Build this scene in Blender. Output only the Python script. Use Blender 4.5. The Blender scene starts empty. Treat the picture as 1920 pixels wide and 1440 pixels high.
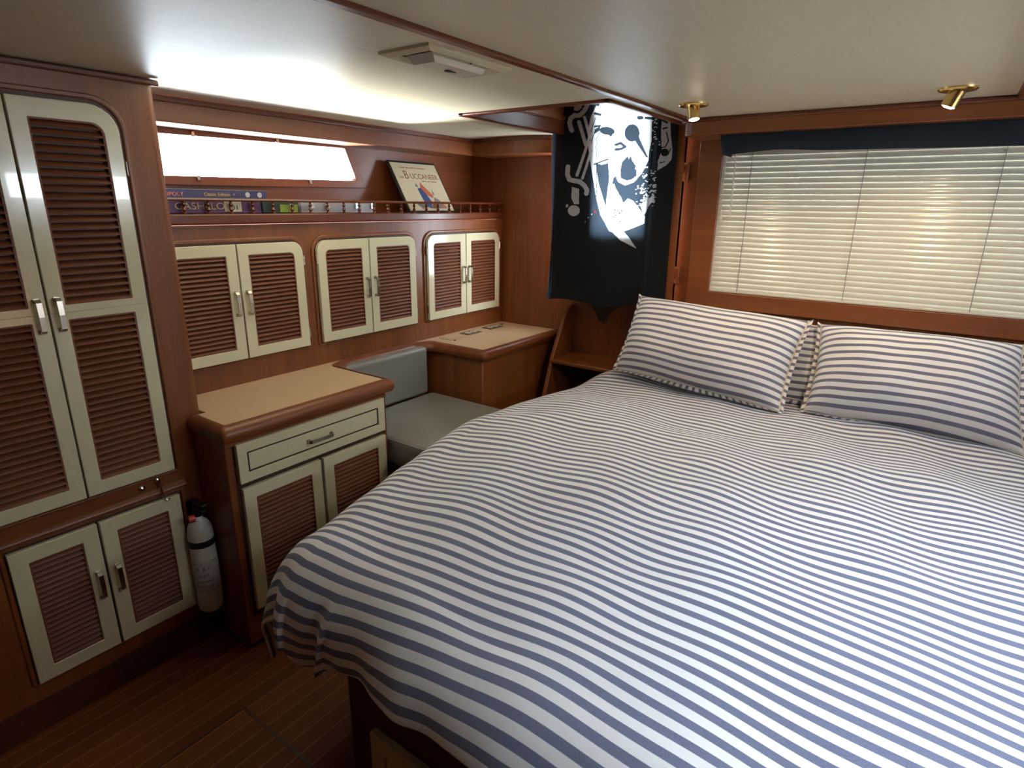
import bpy, bmesh, math, random
import numpy as np
from mathutils import Vector, Matrix
random.seed(7)
SC = bpy.context.scene
COL = SC.collection
PI = math.pi
# ------------------------------------------------------------------ camera
YAW, PITCH, ROLL, FPX, CZ = math.radians(35.66), math.radians(16.75), math.radians(.667), 1118.0, 1.55
_f = Vector((-math.sin(YAW)*math.cos(PITCH), math.cos(YAW)*math.cos(PITCH), -math.sin(PITCH)))
_r0 = Vector((math.cos(YAW), math.sin(YAW), 0)); _u0 = _r0.cross(_f)
_r = math.cos(ROLL)*_r0 + math.sin(ROLL)*_u0; _u = -math.sin(ROLL)*_r0 + math.cos(ROLL)*_u0
cam_d = bpy.data.cameras.new('camera'); cam = bpy.data.objects.new('camera', cam_d); COL.objects.link(cam)
cam_d.sensor_fit = 'HORIZONTAL'; cam_d.sensor_width = 36; cam_d.lens = FPX/1920*36; cam_d.clip_start = .02
cam.matrix_world = Matrix(((_r.x, _u.x, -_f.x, 0), (_r.y, _u.y, -_f.y, 0), (_r.z, _u.z, -_f.z, CZ), (0, 0, 0, 1)))
SC.camera = cam
# ------------------------------------------------------------------ world, light, exposure
SC.view_settings.view_transform = 'Standard'; SC.view_settings.look = 'None'
SC.view_settings.gamma = 1; SC.view_settings.use_curve_mapping = False; SC.view_settings.exposure = 0.25
w = bpy.data.worlds.new('sky'); SC.world = w; w.use_nodes = True
bg = w.node_tree.nodes['Background']; bg.inputs[0].default_value = (.82, .91, 1, 1); bg.inputs[1].default_value = 20.0
def area(name, loc, target, sx, sy, power, colr):
    l = bpy.data.lights.new(name, 'AREA'); l.shape = 'RECTANGLE'; l.size = sx; l.size_y = sy; l.energy = power; l.color = colr
    o = bpy.data.objects.new(name, l); COL.objects.link(o); o.location = loc
    o.rotation_euler = (Vector(target)-Vector(loc)).to_track_quat('-Z', 'Y').to_euler(); return o
def sun(name, d, power, ang, colr):
    l = bpy.data.lights.new(name, 'SUN'); l.energy = power; l.angle = math.radians(ang); l.color = colr
    o = bpy.data.objects.new(name, l); COL.objects.link(o)
    o.rotation_euler = Vector(d).to_track_quat('-Z', 'Y').to_euler(); return o
# sun coming steeply in at the port window; its reflection off the water shining up onto the ceiling
sun('sun', (.55, .12, -1.0), 60, .6, (1, .97, .92))
sun('sun_glint_off_water', (1.0, .05, .36), 95, 18, (1, .98, .95))
# daylight through the starboard window; unseen overhead hatch lamp added to brighten the bed
area('daylight_starboard_window', (1.60, 1.9, 1.64), (0, 1.9, 1.40), 0.9, .16, 11, (.86, .93, 1))
area('added_hatch_fill', (.55, 1.02, 1.930), (.42, 1.02, .5), .54, .54, 9, (.78, .87, 1))
# ------------------------------------------------------------------ materials
MATS = {}
def newmat(name):
    m = bpy.data.materials.new(name); m.use_nodes = True; MATS[name] = m
    return m, m.node_tree.nodes, m.node_tree.links, m.node_tree.nodes['Principled BSDF']
def plain(name, c, rough=.5, metal=0, coat=0, bump=0, bscale=60, emis=None, es=0, trans=0, var=0):
    m, N, L, b = newmat(name)
    b.inputs['Base Color'].default_value = (*c, 1); b.inputs['Roughness'].default_value = rough
    b.inputs['Metallic'].default_value = metal; b.inputs['Coat Weight'].default_value = coat
    if emis: b.inputs['Emission Color'].default_value = (*emis, 1); b.inputs['Emission Strength'].default_value = es
    tc = N.new('ShaderNodeTexCoord')
    nz = N.new('ShaderNodeTexNoise'); nz.inputs['Scale'].default_value = bscale; nz.inputs['Detail'].default_value = 4
    L.new(tc.outputs['Object'], nz.inputs['Vector'])
    if bump:
        bp = N.new('ShaderNodeBump'); bp.inputs['Strength'].default_value = bump; bp.inputs['Distance'].default_value = .004
        L.new(nz.outputs['Fac'], bp.inputs['Height']); L.new(bp.outputs['Normal'], b.inputs['Normal'])
    mx = N.new('ShaderNodeMix'); mx.data_type = 'RGBA'; v = var or .05
    mx.inputs[6].default_value = (*[x*(1-v) for x in c], 1); mx.inputs[7].default_value = (*[min(1, x*(1+v)) for x in c], 1)
    L.new(nz.outputs['Fac'], mx.inputs[0]); L.new(mx.outputs[2], b.inputs['Base Color'])
    return m
def wood(name, c1, c2, axis='Z', rough=.38, scale=1.0, coat=.12, spec=.42):
    m, N, L, b = newmat(name)
    tc = N.new('ShaderNodeTexCoord'); mp = N.new('ShaderNodeMapping')
    s = {'X': (1.2, 22, 22), 'Y': (22, 1.2, 22), 'Z': (22, 22, 1.2)}[axis]
    mp.inputs['Scale'].default_value = [k*scale for k in s]
    geo = N.new('ShaderNodeNewGeometry')
    L.new(geo.outputs['Position'], mp.inputs['Vector'])
    nz = N.new('ShaderNodeTexNoise'); nz.inputs['Scale'].default_value = 1; nz.inputs['Detail'].default_value = 7; nz.inputs['Roughness'].default_value = .62; nz.inputs['Distortion'].default_value = .4
    L.new(mp.outputs['Vector'], nz.inputs['Vector'])
    mp2 = N.new('ShaderNodeMapping'); mp2.inputs['Scale'].default_value = [k*.16 if k > 2 else .3 for k in s]
    L.new(geo.outputs['Position'], mp2.inputs['Vector'])
    n2 = N.new('ShaderNodeTexNoise'); n2.inputs['Scale'].default_value = 1; n2.inputs['Detail'].default_value = 2
    L.new(mp2.outputs['Vector'], n2.inputs['Vector'])
    ad = N.new('ShaderNodeMath'); ad.operation = 'MULTIPLY_ADD'; ad.inputs[1].default_value = .55
    L.new(nz.outputs['Fac'], ad.inputs[0])
    m2 = N.new('ShaderNodeMath'); m2.operation = 'MULTIPLY'; m2.inputs[1].default_value = .45; L.new(n2.outputs['Fac'], m2.inputs[0]); L.new(m2.outputs[0], ad.inputs[2])
    cr = N.new('ShaderNodeValToRGB'); cr.color_ramp.elements[0].position = .36; cr.color_ramp.elements[1].position = .64
    cr.color_ramp.elements[0].color = (*c1, 1); cr.color_ramp.elements[1].color = (*c2, 1)
    L.new(ad.outputs[0], cr.inputs[0]); L.new(cr.outputs[0], b.inputs['Base Color'])
    b.inputs['Roughness'].default_value = rough; b.inputs['Coat Weight'].default_value = coat; b.inputs['Coat Roughness'].default_value = .22; b.inputs['Specular IOR Level'].default_value = spec
    return m
wood('teak', (.150, .041, .0100), (.235, .074, .020), 'Z')
wood('teak_y', (.135, .034, .009), (.205, .059, .016), 'Y')
wood('teak_x', (.150, .041, .010), (.240, .074, .019), 'X')
wood('teak_dark', (.085, .018, .006), (.14, .032, .010), 'Y', rough=.28)
wood('louver_wood', (.135, .038, .014), (.19, .058, .022), 'Y', rough=.5, coat=0, spec=.35)
wood('base_wood', (.06, .015, .006), (.09, .024, .009), 'Z', rough=.5)
plain('cream', (.62, .57, .385), rough=.16, coat=.4)
plain('laminate', (.56, .385, .235), rough=.35, bump=.05, bscale=300, var=.06)
plain('vinyl_grey', (.20, .195, .175), rough=.38, bump=.12, bscale=220, coat=.1)
plain('nickel', (.55, .50, .42), rough=.25, metal=1)
plain('brass', (.75, .55, .22), rough=.22, metal=1)
plain('chrome', (.7, .7, .7), rough=.15, metal=1)
plain('black', (.012, .012, .013), rough=.4)
plain('groove_dark', (.05, .014, .006), rough=.5)
plain('navy_cloth', (.006, .013, .022), rough=.9, bump=.2, bscale=500)
plain('blind_vinyl', (.55, .525, .44), rough=.22, coat=.3)
plain('cord', (.62, .58, .46), rough=.7)
plain('ext_white', (.62, .60, .52), rough=.3, coat=.3)
plain('ext_label', (.46, .42, .38), rough=.5, bscale=90, var=.25)
plain('red', (.5, .03, .02), rough=.4)
plain('white_cloth', (.74, .74, .72), rough=.85)
plain('print_white', (.75, .70, .58), rough=.5)
plain('print_purple', (.10, .03, .10), rough=.45, var=.2)
plain('print_navy', (.035, .03, .10), rough=.4)
plain('print_gold', (.60, .42, .16), rough=.4)
plain('print_pink', (.8, .22, .20), rough=.5)
plain('print_green', (.30, .42, .04), rough=.45)
plain('print_dark', (.03, .05, .04), rough=.4)
plain('print_cream', (.60, .52, .36), rough=.3, coat=.5)
plain('print_brown', (.22, .10, .035), rough=.5)
plain('print_blue', (.04, .07, .20), rough=.5)
plain('print_orange', (.50, .12, .05), rough=.5)
plain('print_grey', (.20, .18, .17), rough=.5)
plain('plastic_grey', (.42, .40, .42), rough=.2, coat=.3)
plain('outlet_brown', (.10, .06, .035), rough=.4)
plain('outlet_ivory', (.55, .50, .40), rough=.35)
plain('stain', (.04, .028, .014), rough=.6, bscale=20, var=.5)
plain('bulb', (1, .9, .7), emis=(1, .86, .62), es=40)
# ceiling vinyl with a fine woven relief
def mk_ceiling():
    m, N, L, b = newmat('ceiling_vinyl')
    geo = N.new('ShaderNodeNewGeometry'); mp = N.new('ShaderNodeMapping'); mp.inputs['Scale'].default_value = (70, 14, 70)
    L.new(geo.outputs['Position'], mp.inputs['Vector'])
    nz = N.new('ShaderNodeTexNoise'); nz.inputs['Scale'].default_value = 1; nz.inputs['Detail'].default_value = 5
    L.new(mp.outputs['Vector'], nz.inputs['Vector'])
    cr = N.new('ShaderNodeValToRGB'); cr.color_ramp.elements[0].color = (.58, .53, .385, 1); cr.color_ramp.elements[1].color = (.66, .61, .46, 1)
    L.new(nz.outputs['Fac'], cr.inputs[0]); L.new(cr.outputs[0], b.inputs['Base Color'])
    bp = N.new('ShaderNodeBump'); bp.inputs['Strength'].default_value = .22; bp.inputs['Distance'].default_value = .003
    L.new(nz.outputs['Fac'], bp.inputs['Height']); L.new(bp.outputs['Normal'], b.inputs['Normal'])
    b.inputs['Roughness'].default_value = .42
mk_ceiling()
# teak and holly sole: strips along Y with thin pale lines
def mk_floor():
    m, N, L, b = newmat('floor_planks')
    geo = N.new('ShaderNodeNewGeometry'); sp = N.new('ShaderNodeSeparateXYZ'); L.new(geo.outputs['Position'], sp.inputs[0])
    def math_(op, a, v=None, v2=None):
        n = N.new('ShaderNodeMath'); n.operation = op; L.new(a, n.inputs[0])
        if v is not None: n.inputs[1].default_value = v
        if v2 is not None: n.inputs[2].default_value = v2
        return n.outputs[0]
    fr = math_('FRACT', math_('DIVIDE', sp.outputs[0], .056)); line = math_('LESS_THAN', fr, .06)
    fl = math_('FLOOR', math_('DIVIDE', sp.outputs[0], .056))
    wn = N.new('ShaderNodeTexWhiteNoise'); wn.noise_dimensions = '1D'; L.new(fl, wn.inputs['W'])
    mp = N.new('ShaderNodeMapping'); mp.inputs['Scale'].default_value = (60, 3, 60); L.new(geo.outputs['Position'], mp.inputs['Vector'])
    nz = N.new('ShaderNodeTexNoise'); nz.inputs['Scale'].default_value = 1; nz.inputs['Detail'].default_value = 5; L.new(mp.outputs['Vector'], nz.inputs['Vector'])
    cr = N.new('ShaderNodeValToRGB'); cr.color_ramp.elements[0].color = (.09, .022, .004, 1); cr.color_ramp.elements[1].color = (.19, .053, .010, 1)
    av = N.new('ShaderNodeMath'); av.operation = 'MULTIPLY_ADD'; av.inputs[1].default_value = .5
    L.new(nz.outputs['Fac'], av.inputs[0]); h = math_('MULTIPLY', wn.outputs['Value'], .5); L.new(h, av.inputs[2])
    L.new(av.outputs[0], cr.inputs[0])
    mx = N.new('ShaderNodeMix'); mx.data_type = 'RGBA'; L.new(line, mx.inputs[0]); L.new(cr.outputs[0], mx.inputs[6]); mx.inputs[7].default_value = (.28, .11, .035, 1)
    L.new(mx.outputs[2], b.inputs['Base Color']); b.inputs['Roughness'].default_value = .6; b.inputs['Specular IOR Level'].default_value = .25
mk_floor()
# striped chambray: stripes follow the cloth's own v coordinate (metres)
def stripes(name, pitch, duty, white, dark, phase=0):
    m, N, L, b = newmat(name)
    uv = N.new('ShaderNodeUVMap'); uv.uv_map = 'cloth'; sp = N.new('ShaderNodeSeparateXYZ'); L.new(uv.outputs[0], sp.inputs[0])
    def M_(op, a, v): n = N.new('ShaderNodeMath'); n.operation = op; L.new(a, n.inputs[0]); n.inputs[1].default_value = v; return n.outputs[0]
    fr = N.new('ShaderNodeMath'); fr.operation = 'FRACT'; L.new(M_('DIVIDE', M_('ADD', sp.outputs[1], phase), pitch), fr.inputs[0])
    tri = N.new('ShaderNodeMath'); tri.operation = 'ABSOLUTE'; L.new(M_('SUBTRACT', fr.outputs[0], .5), tri.inputs[0])
    mr = N.new('ShaderNodeMapRange'); mr.inputs['From Min'].default_value = duty/2-.015; mr.inputs['From Max'].default_value = duty/2+.015
    mr.inputs['To Min'].default_value = 1; mr.inputs['To Max'].default_value = 0; L.new(tri.outputs[0], mr.inputs['Value'])
    mp = N.new('ShaderNodeMapping'); mp.inputs['Scale'].default_value = (700, 260, 1); L.new(uv.outputs[0], mp.inputs['Vector'])
    nz = N.new('ShaderNodeTexNoise'); nz.inputs['Scale'].default_value = 1; nz.inputs['Detail'].default_value = 2; L.new(mp.outputs['Vector'], nz.inputs['Vector'])
    c1 = N.new('ShaderNodeMix'); c1.data_type = 'RGBA'; L.new(nz.outputs['Fac'], c1.inputs[0])
    c1.inputs[6].default_value = (*[k*.62 for k in dark], 1); c1.inputs[7].default_value = (*[k*1.38 for k in dark], 1)
    mx = N.new('ShaderNodeMix'); mx.data_type = 'RGBA'; L.new(mr.outputs[0], mx.inputs[0]); mx.inputs[6].default_value = (*white, 1); L.new(c1.outputs[2], mx.inputs[7])
    L.new(mx.outputs[2], b.inputs['Base Color']); b.inputs['Roughness'].default_value = .9; b.inputs['Sheen Weight'].default_value = .15
    bp = N.new('ShaderNodeBump'); bp.inputs['Strength'].default_value = .12; bp.inputs['Distance'].default_value = .002
    L.new(nz.outputs['Fac'], bp.inputs['Height']); L.new(bp.outputs['Normal'], b.inputs['Normal'])
stripes('duvet_stripe', .0355, .47, (.74, .74, .75), (.135, .150, .235))
stripes('pillow_stripe', .029, .42, (.76, .75, .74), (.160, .160, .225))
def cloth_trans(name, c, t, tc):
    m, N, L, b = newmat(name); b.inputs['Base Color'].default_value = (*c, 1); b.inputs['Roughness'].default_value = .9
    out = N['Material Output']; tr = N.new('ShaderNodeBsdfTranslucent'); tr.inputs[0].default_value = (*tc, 1)
    mx = N.new('ShaderNodeMixShader'); mx.inputs[0].default_value = t
    L.new(b.outputs[0], mx.inputs[1]); L.new(tr.outputs[0], mx.inputs[2]); L.new(mx.outputs[0], out.inputs[0])
cloth_trans('flag_black', (.008, .009, .012), .5, (.035, .048, .066))
cloth_trans('flag_white', (.62, .62, .62), .5, (.75, .80, .85))
cloth_trans('flag_red', (.6, .02, .03), .3, (.6, .02, .03))
def mk_glass():
    m, N, L, b = newmat('glass'); out = N['Material Output']
    t = N.new('ShaderNodeBsdfTransparent'); t.inputs[0].default_value = (.96, .98, .98, 1); g = N.new('ShaderNodeBsdfGlossy'); g.inputs['Roughness'].default_value = .02
    mx = N.new('ShaderNodeMixShader'); lw = N.new('ShaderNodeFresnel'); lw.inputs[0].default_value = 1.45
    L.new(lw.outputs[0], mx.inputs[0]); L.new(t.outputs[0], mx.inputs[1]); L.new(g.outputs[0], mx.inputs[2]); L.new(mx.outputs[0], out.inputs[0])
mk_glass()
# ------------------------------------------------------------------ mesh helpers
class MB:
    def __init__(s): s.v = []; s.f = []
    def add(s, vs, fs):
        o = len(s.v); s.v += [tuple(p) for p in vs]; s.f += [tuple(i+o for i in f) for f in fs]; return s
    def box(s, x0, x1, y0, y1, z0, z1):
        return s.add([(x0,y0,z0),(x1,y0,z0),(x1,y1,z0),(x0,y1,z0),(x0,y0,z1),(x1,y0,z1),(x1,y1,z1),(x0,y1,z1)],
                     [(0,3,2,1),(4,5,6,7),(0,1,5,4),(1,2,6,5),(2,3,7,6),(3,0,4,7)])
    def prism(s, poly, a0, a1, f):      # f(p, q, a) -> xyz ; poly in (p, q)
        n = len(poly)
        return s.add([f(p, q, a0) for p, q in poly]+[f(p, q, a1) for p, q in poly],
                     [tuple(range(n))[::-1], tuple(range(n, 2*n))]+[(i, (i+1) % n, n+(i+1) % n, n+i) for i in range(n)])
    def tube(s, pts, r, n=10, closed=False):
        pts = [Vector(p) for p in pts]; m = len(pts); rr = r if isinstance(r, (list, tuple)) else [r]*m
        up = None; vs = []
        for i in range(m):
            t = (pts[(i+1) % m if closed else min(i+1, m-1)]-pts[(i-1) % m if closed else max(i-1, 0)]).normalized()
            if up is None:
                up = Vector((0, 0, 1)) if abs(t.z) < .9 else Vector((1, 0, 0))
            a = t.cross(up).normalized(); b_ = a.cross(t).normalized(); up = b_
            for k in range(n):
                q = 2*PI*k/n; vs.append(pts[i]+a*math.cos(q)*rr[i]+b_*math.sin(q)*rr[i])
        fs = []
        for i in range(m if closed else m-1):
            j = (i+1) % m
            for k in range(n): fs.append((i*n+k, j*n+k, j*n+(k+1) % n, i*n+(k+1) % n))
        if not closed: fs += [tuple(range(n)), tuple(range((m-1)*n, m*n))[::-1]]
        return s.add(vs, fs)
    def lathe(s, prof, n=24, M=None):   # prof (r, z) bottom to top
        M = M or Matrix(); vs = []; fs = []
        for r, z in prof:
            for k in range(n): vs.append(M @ Vector((r*math.cos(2*PI*k/n), r*math.sin(2*PI*k/n), z)))
        for i in range(len(prof)-1):
            for k in range(n): fs.append((i*n+k, i*n+(k+1) % n, (i+1)*n+(k+1) % n, (i+1)*n+k))
        fs += [tuple(range(n))[::-1], tuple(range((len(prof)-1)*n, len(prof)*n))]
        return s.add(vs, fs)
    def build(s, name, mat, parent=None, bevel=0, local=False, smooth=40, seg=2, uv=None):
        me = bpy.data.meshes.new(name); vs = s.v
        if parent is not None and not local:
            inv = wm(parent).inverted(); vs = [tuple(inv @ Vector(p)) for p in vs]
        me.from_pydata(vs, [], s.f); me.validate(); 
        bm = bmesh.new(); bm.from_mesh(me); bmesh.ops.recalc_face_normals(bm, faces=bm.faces); bm.to_mesh(me); bm.free()
        me.materials.append(MATS[mat] if isinstance(mat, str) else mat)
        o = bpy.data.objects.new(name, me); COL.objects.link(o)
        if parent is not None: o.parent = parent
        if smooth:
            me.shade_smooth() if hasattr(me, 'shade_smooth') else None
            me.set_sharp_from_angle(angle=math.radians(smooth))
        if bevel:
            bv = o.modifiers.new('bevel', 'BEVEL'); bv.width = bevel; bv.segments = seg; bv.limit_method = 'ANGLE'; bv.angle_limit = math.radians(40); bv.harden_normals = False
        return o
def wm(o):
    m = Matrix.LocRotScale(o.location, o.rotation_euler, o.scale)
    return wm(o.parent) @ m if o.parent else m
def tag(o, label, cat, group=None):
    o['label'] = label; o['category'] = cat
    if group: o['group'] = group
    return o
def thing(name, label, cat, loc=(0, 0, 0), rotz=0, group=None):
    o = bpy.data.objects.new(name, None); COL.objects.link(o); o.location = loc; o.rotation_euler = (0, 0, rotz); o.empty_display_size = .1
    return tag(o, label, cat, group)
def struct(o): o['kind'] = 'structure'; return o
def copy_tree(o, parent=None):
    c = o.copy(); COL.objects.link(c)
    if parent: c.parent = parent
    for ch in list(o.children): copy_tree(ch, c)
    return c
def rrect(x0, z0, x1, z1, rad, n=6):    # rad: bl, br, tr, tl ; counter-clockwise
    out = []
    for (cx, cz, sx, sz, a0), r in zip(((x0, z0, 1, 1, PI), (x1, z0, -1, 1, 1.5*PI), (x1, z1, -1, -1, 0), (x0, z1, 1, -1, .5*PI)), rad):
        r = max(r, .0006)
        for k in range(n+1):
            a = a0+k/n*PI/2; out.append((cx+sx*r+r*math.cos(a), cz+sz*r+r*math.sin(a)))
    return out
def ring(mb, outer, inner, y0, y1, chamfer=0):   # frame between two loops, front face at y0, back at y1
    n = len(outer)
    vs = [(x, y0, z) for x, z in outer]+[(x, y0, z) for x, z in inner]+[(x, y1, z) for x, z in inner]+[(x, y1, z) for x, z in outer]
    fs = []
    for i in range(n):
        j = (i+1) % n
        fs += [(i, j, n+j, n+i), (n+i, n+j, 2*n+j, 2*n+i), (2*n+i, 2*n+j, 3*n+j, 3*n+i), (3*n+i, 3*n+j, j, i)]
    mb.add(vs, fs)
def text_part(txt, name, mat, parent, size, M, ext=.0006, sx=1.0):
    cu = bpy.data.curves.new(name, 'FONT'); cu.body = txt; cu.size = size; cu.extrude = ext; cu.align_x = 'CENTER'; cu.align_y = 'CENTER'
    t = bpy.data.objects.new('tmp', cu); COL.objects.link(t)
    me = bpy.data.meshes.new_from_object(t.evaluated_get(bpy.context.evaluated_depsgraph_get()))
    bpy.data.objects.remove(t); bpy.data.curves.remove(cu)
    me.transform(M @ Matrix.Diagonal((sx, 1, 1, 1))); me.materials.clear(); me.materials.append(MATS[mat]); me.name = name
    o = bpy.data.objects.new(name, me); COL.objects.link(o); o.parent = parent; return o
# ------------------------------------------------------------------ room shell
XH, XU, YB, ZC, XR, YF = -2.20, -2.43, 2.94, 1.891, 1.36, -1.30
struct(MB().box(-2.6, 1.6, -1.4, 3.2, -.06, 0).build('floor', 'floor_planks', smooth=0))
m = MB()    # access hatch seams in the sole
m.box(-1.578, -1.572, -.9, .748, 0, .0012); m.box(-1.578, -.9, .742, .750, 0, .0012)
struct(m.build('trim_1', 'groove_dark', smooth=0))
# ceiling with the companionway opening x -1.65..-1.03, y 1.96..2.90
m = MB()
for a in ((-2.6, -1.65, YF-.1, 3.1), (-1.03, .25, YF-.1, 3.1), (.85, 1.6, YF-.1, 3.1), (.25, .85, YF-.1, .72), (.25, .85, 1.32, 3.1), (-1.65, -1.03, YF-.1, 1.97), (-1.65, -1.03, 2.77, 3.1)): m.box(a[0], a[1], a[2], a[3], ZC, ZC+.04)
struct(m.build('ceiling', 'ceiling_vinyl', smooth=0))
w5 = struct(bpy.data.objects.new('added_hatch', None)); COL.objects.link(w5); w5.location = (.55, 1.02, ZC)  # hatch out of view, invented to let overhead light onto the bed
mb = MB(); ring(mb, [(.22, .69), (.88, .69), (.88, 1.35), (.22, 1.35)], [(.255, .725), (.845, .725), (.845, 1.315), (.255, 1.315)], 0, 1); mb.v = [(x, z, ZC-.012 if y == 0 else ZC+.06) for x, y, z in mb.v]; mb.build('added_hatch_frame', 'teak_y', w5)
MB().box(.252, .848, .722, 1.318, ZC+.045, ZC+.051).build('pane', 'glass', w5, smooth=0)
# companionway well above the ceiling
m = MB()
m.box(-1.69, -1.65, 1.93, 2.77, ZC+.04, 2.45); m.box(-1.03, -.99, 1.93, 2.77, ZC+.04, 2.45); m.box(-1.69, -.99, 1.93, 1.97, ZC+.04, 2.45); m.box(-1.69, -.99, 1.93, 2.77, 2.45, 2.49)
m.box(-1.652, -1.640, 1.99, 2.72, ZC+.055, ZC+.075)
struct(m.build('wall_hatchway', 'teak', smooth=0))
# hatch edge trim
m = MB()
for b_ in ((-1.675, -1.645, 1.945, 2.72), (-1.035, -1.012, 1.945, 2.78)): m.box(*b_, ZC-.010, ZC+.05)
m.box(-1.675, -1.012, 1.945, 1.972, ZC-.010, ZC+.05)
struct(m.build('trim_2', 'teak_dark', bevel=.004))
struct(MB().box(-.965, -.940, YF, 2.56, ZC-.010, ZC+.002).build('trim_3', 'teak_dark', bevel=.003))
struct(MB().box(.078, .105, YF, 2.56, ZC-.012, ZC+.002).build('trim_4', 'teak_dark', bevel=.003))
# port side: lower panel behind the lockers, shelf ledge, upper wall with the long window
m = MB().box(XH-.04, XH, -1.3, YB+.05, 0, 1.465)
struct(m.build('wall_left', 'teak', smooth=0))
WIN = [(.62, 1.628), (2.05, 1.648), (1.985, 1.800), (.62, 1.782)]      # (y, z)
def wall_holed(name, mat, x0, x1, rect, hole):
    mb = MB(); y0, z0, y1, z1 = rect; R = [(y0, z0), (y1, z0), (y1, z1), (y0, z1)]
    ring(mb, R, hole, 0, 1); mb.v = [(x1 if y == 0 else x0, a, z) for a, y, z in mb.v]
    return mb.build(name, mat, smooth=0)
struct(wall_holed('wall_left_upper', 'teak_y', XU-.05, XU, (-1.3, 1.42, YB+.05, ZC), WIN))
def offs(poly, d):
    c = Vector((sum(p[0] for p in poly)/len(poly), sum(p[1] for p in poly)/len(poly))); n = len(poly); out = []
    for i in range(n):
        a, b_, e = Vector(poly[i-1]), Vector(poly[i]), Vector(poly[(i+1) % n])
        n1 = Vector(((b_-a).y, -(b_-a).x)).normalized(); n2 = Vector(((e-b_).y, -(e-b_).x)).normalized()
        k = (n1+n2).normalized(); out.append(tuple(b_+k*d/max(.3, k.dot(n1))))
    return out
w1 = struct(bpy.data.objects.new('window_1', None)); COL.objects.link(w1); w1.location = (XU, 1.3, 1.7)
mb = MB(); ring(mb, offs(WIN, .030), offs(WIN, -.004), 0, 1); mb.v = [(XU+.020 if y == 0 else XU-.03, a, z) for a, y, z in mb.v]
mb.build('window_frame', 'teak_y', w1, bevel=.003)
MB().prism(WIN, XU-.034, XU-.030, lambda p, q, a: (a, p, q)).build('pane', 'glass', w1, smooth=0)
for y, z in ((1.26, 1.793), (1.62, 1.800), (1.26, 1.634), (1.77, 1.640)):
    MB().box(XU+.018, XU+.032, y-.007, y+.007, z-.010, z+.010).build('window_clip', 'nickel', w1, bevel=.003)
# window in the port side seen from outside: water/dock haze is only bright sky, nothing is built there
# deep cornice boards below the ceiling
m = MB(); m.box(-2.275, -2.25, -1.0, 2.76, 1.810, ZC); m.box(-2.43, -2.25, -1.0, 2.76, 1.806, 1.814)
struct(m.build('trim_5', 'teak_y', bevel=.003))
struct(MB().box(-2.25, -2.238, -1.0, 2.75, ZC-.022, ZC).build('trim_6', 'teak_dark', bevel=.004))
arc = [(-2.255, 2.738)]+[(-2.15+.40*k/10, 2.738-.030*math.sin(PI*.5*min(1, k/5))+.05*max(0, (k-5)/5)**2) for k in range(11)]+[(-1.70, 2.80)]
m = MB()
for k in range(len(arc)-1):
    (a, b_), (c, d) = arc[k], arc[k+1]
    m.add([(a, b_, 1.806), (c, d, 1.806), (c, d, ZC), (a, b_, ZC), (a, YB, 1.806), (c, YB, 1.806)], [(0, 1, 2, 3), (0, 4, 5, 1)])
struct(m.build('trim_7', 'teak_x', smooth=60))
m = MB()
for k in range(len(arc)-1):
    (a, b_), (c, d) = arc[k], arc[k+1]; m.add([(a, b_-.010, ZC-.02), (c, d-.010, ZC-.02), (c, d-.010, ZC), (a, b_-.010, ZC), (a, b_, ZC-.02), (c, d, ZC-.02)], [(0, 1, 2, 3), (0, 4, 5, 1)])
struct(m.build('trim_8', 'teak_dark', smooth=60))
# aft bulkhead with the companionway window, then the transom wall with the blinds
m = MB(); m.box(-2.6, -.97, YB, YB+.04, 0, 1.10); m.box(-2.6, -1.70, YB, YB+.04, 1.10, 2.5); m.box(-1.70, -1.04, 2.766, YB+.04, 1.08, 1.11)
struct(m.build('wall_back', 'teak', smooth=0))
R_ = [(-1.462, 1.415), (-1.198, 1.415), (-1.210, 2.36), (-1.462, 2.36)]
d1 = struct(bpy.data.objects.new('door_1', None)); COL.objects.link(d1); d1.location = (-1.38, 2.75, 1.08)
mb = MB(); ring(mb, [(-1.695, 1.08), (-1.046, 1.08), (-1.046, 2.449), (-1.695, 2.449)], R_, 2.732, 2.765); mb.build('door_panel', 'teak', d1, smooth=0)
MB().prism(R_, 2.750, 2.754, lambda p, q, a: (p, a, q)).build('pane', 'glass', d1, smooth=0)
YW = 2.80
B = [(-.868, 1.187), (1.01, 1.187), (1.01, 1.79), (-.868, 1.79)]
mb = MB(); ring(mb, [(-1.075, 0), (XR+.1, 0), (XR+.1, ZC), (-1.075, ZC)], B, YW, YW+.05)
struct(mb.build('wall_back_transom', 'teak', smooth=0))
struct(MB().box(-1.075, -1.045, YW, YB+.01, 0, ZC).build('trim_9', 'teak', bevel=.006))
w3 = struct(bpy.data.objects.new('window_3', None)); COL.objects.link(w3); w3.location = (0, YW, 1.17)
mb = MB(); ring(mb, rrect(-.985, 1.100, 1.12, 1.88, [.01]*4), rrect(-.880, 1.175, 1.02, 1.80, [.004]*4), YW-.022, YW); mb.build('window_frame', 'teak_x', w3, bevel=.005)
MB().box(-.868, 1.01, YW+.028, YW+.032, 1.187, 1.79).build('pane', 'glass', w3, smooth=0)
# window box beam over the blinds, its port end rounded
def beam_poly(y0, xl, r):
    return [(XR, y0)]+[(xl+r-r*math.sin(a), y0+r-r*math.cos(a)) for a in [k/8*PI/2 for k in range(9)]]+[(xl, YW), (XR, YW)]
struct(MB().prism(beam_poly(2.545, -.985, .05), 1.828, ZC, lambda p, q, a: (p, q, a)).build('trim_10', 'teak_x', bevel=.004))
struct(MB().prism(beam_poly(2.530, -.998, .055), ZC-.016, ZC-.001, lambda p, q, a: (p, q, a)).build('trim_11', 'teak_dark', bevel=.005))
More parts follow.
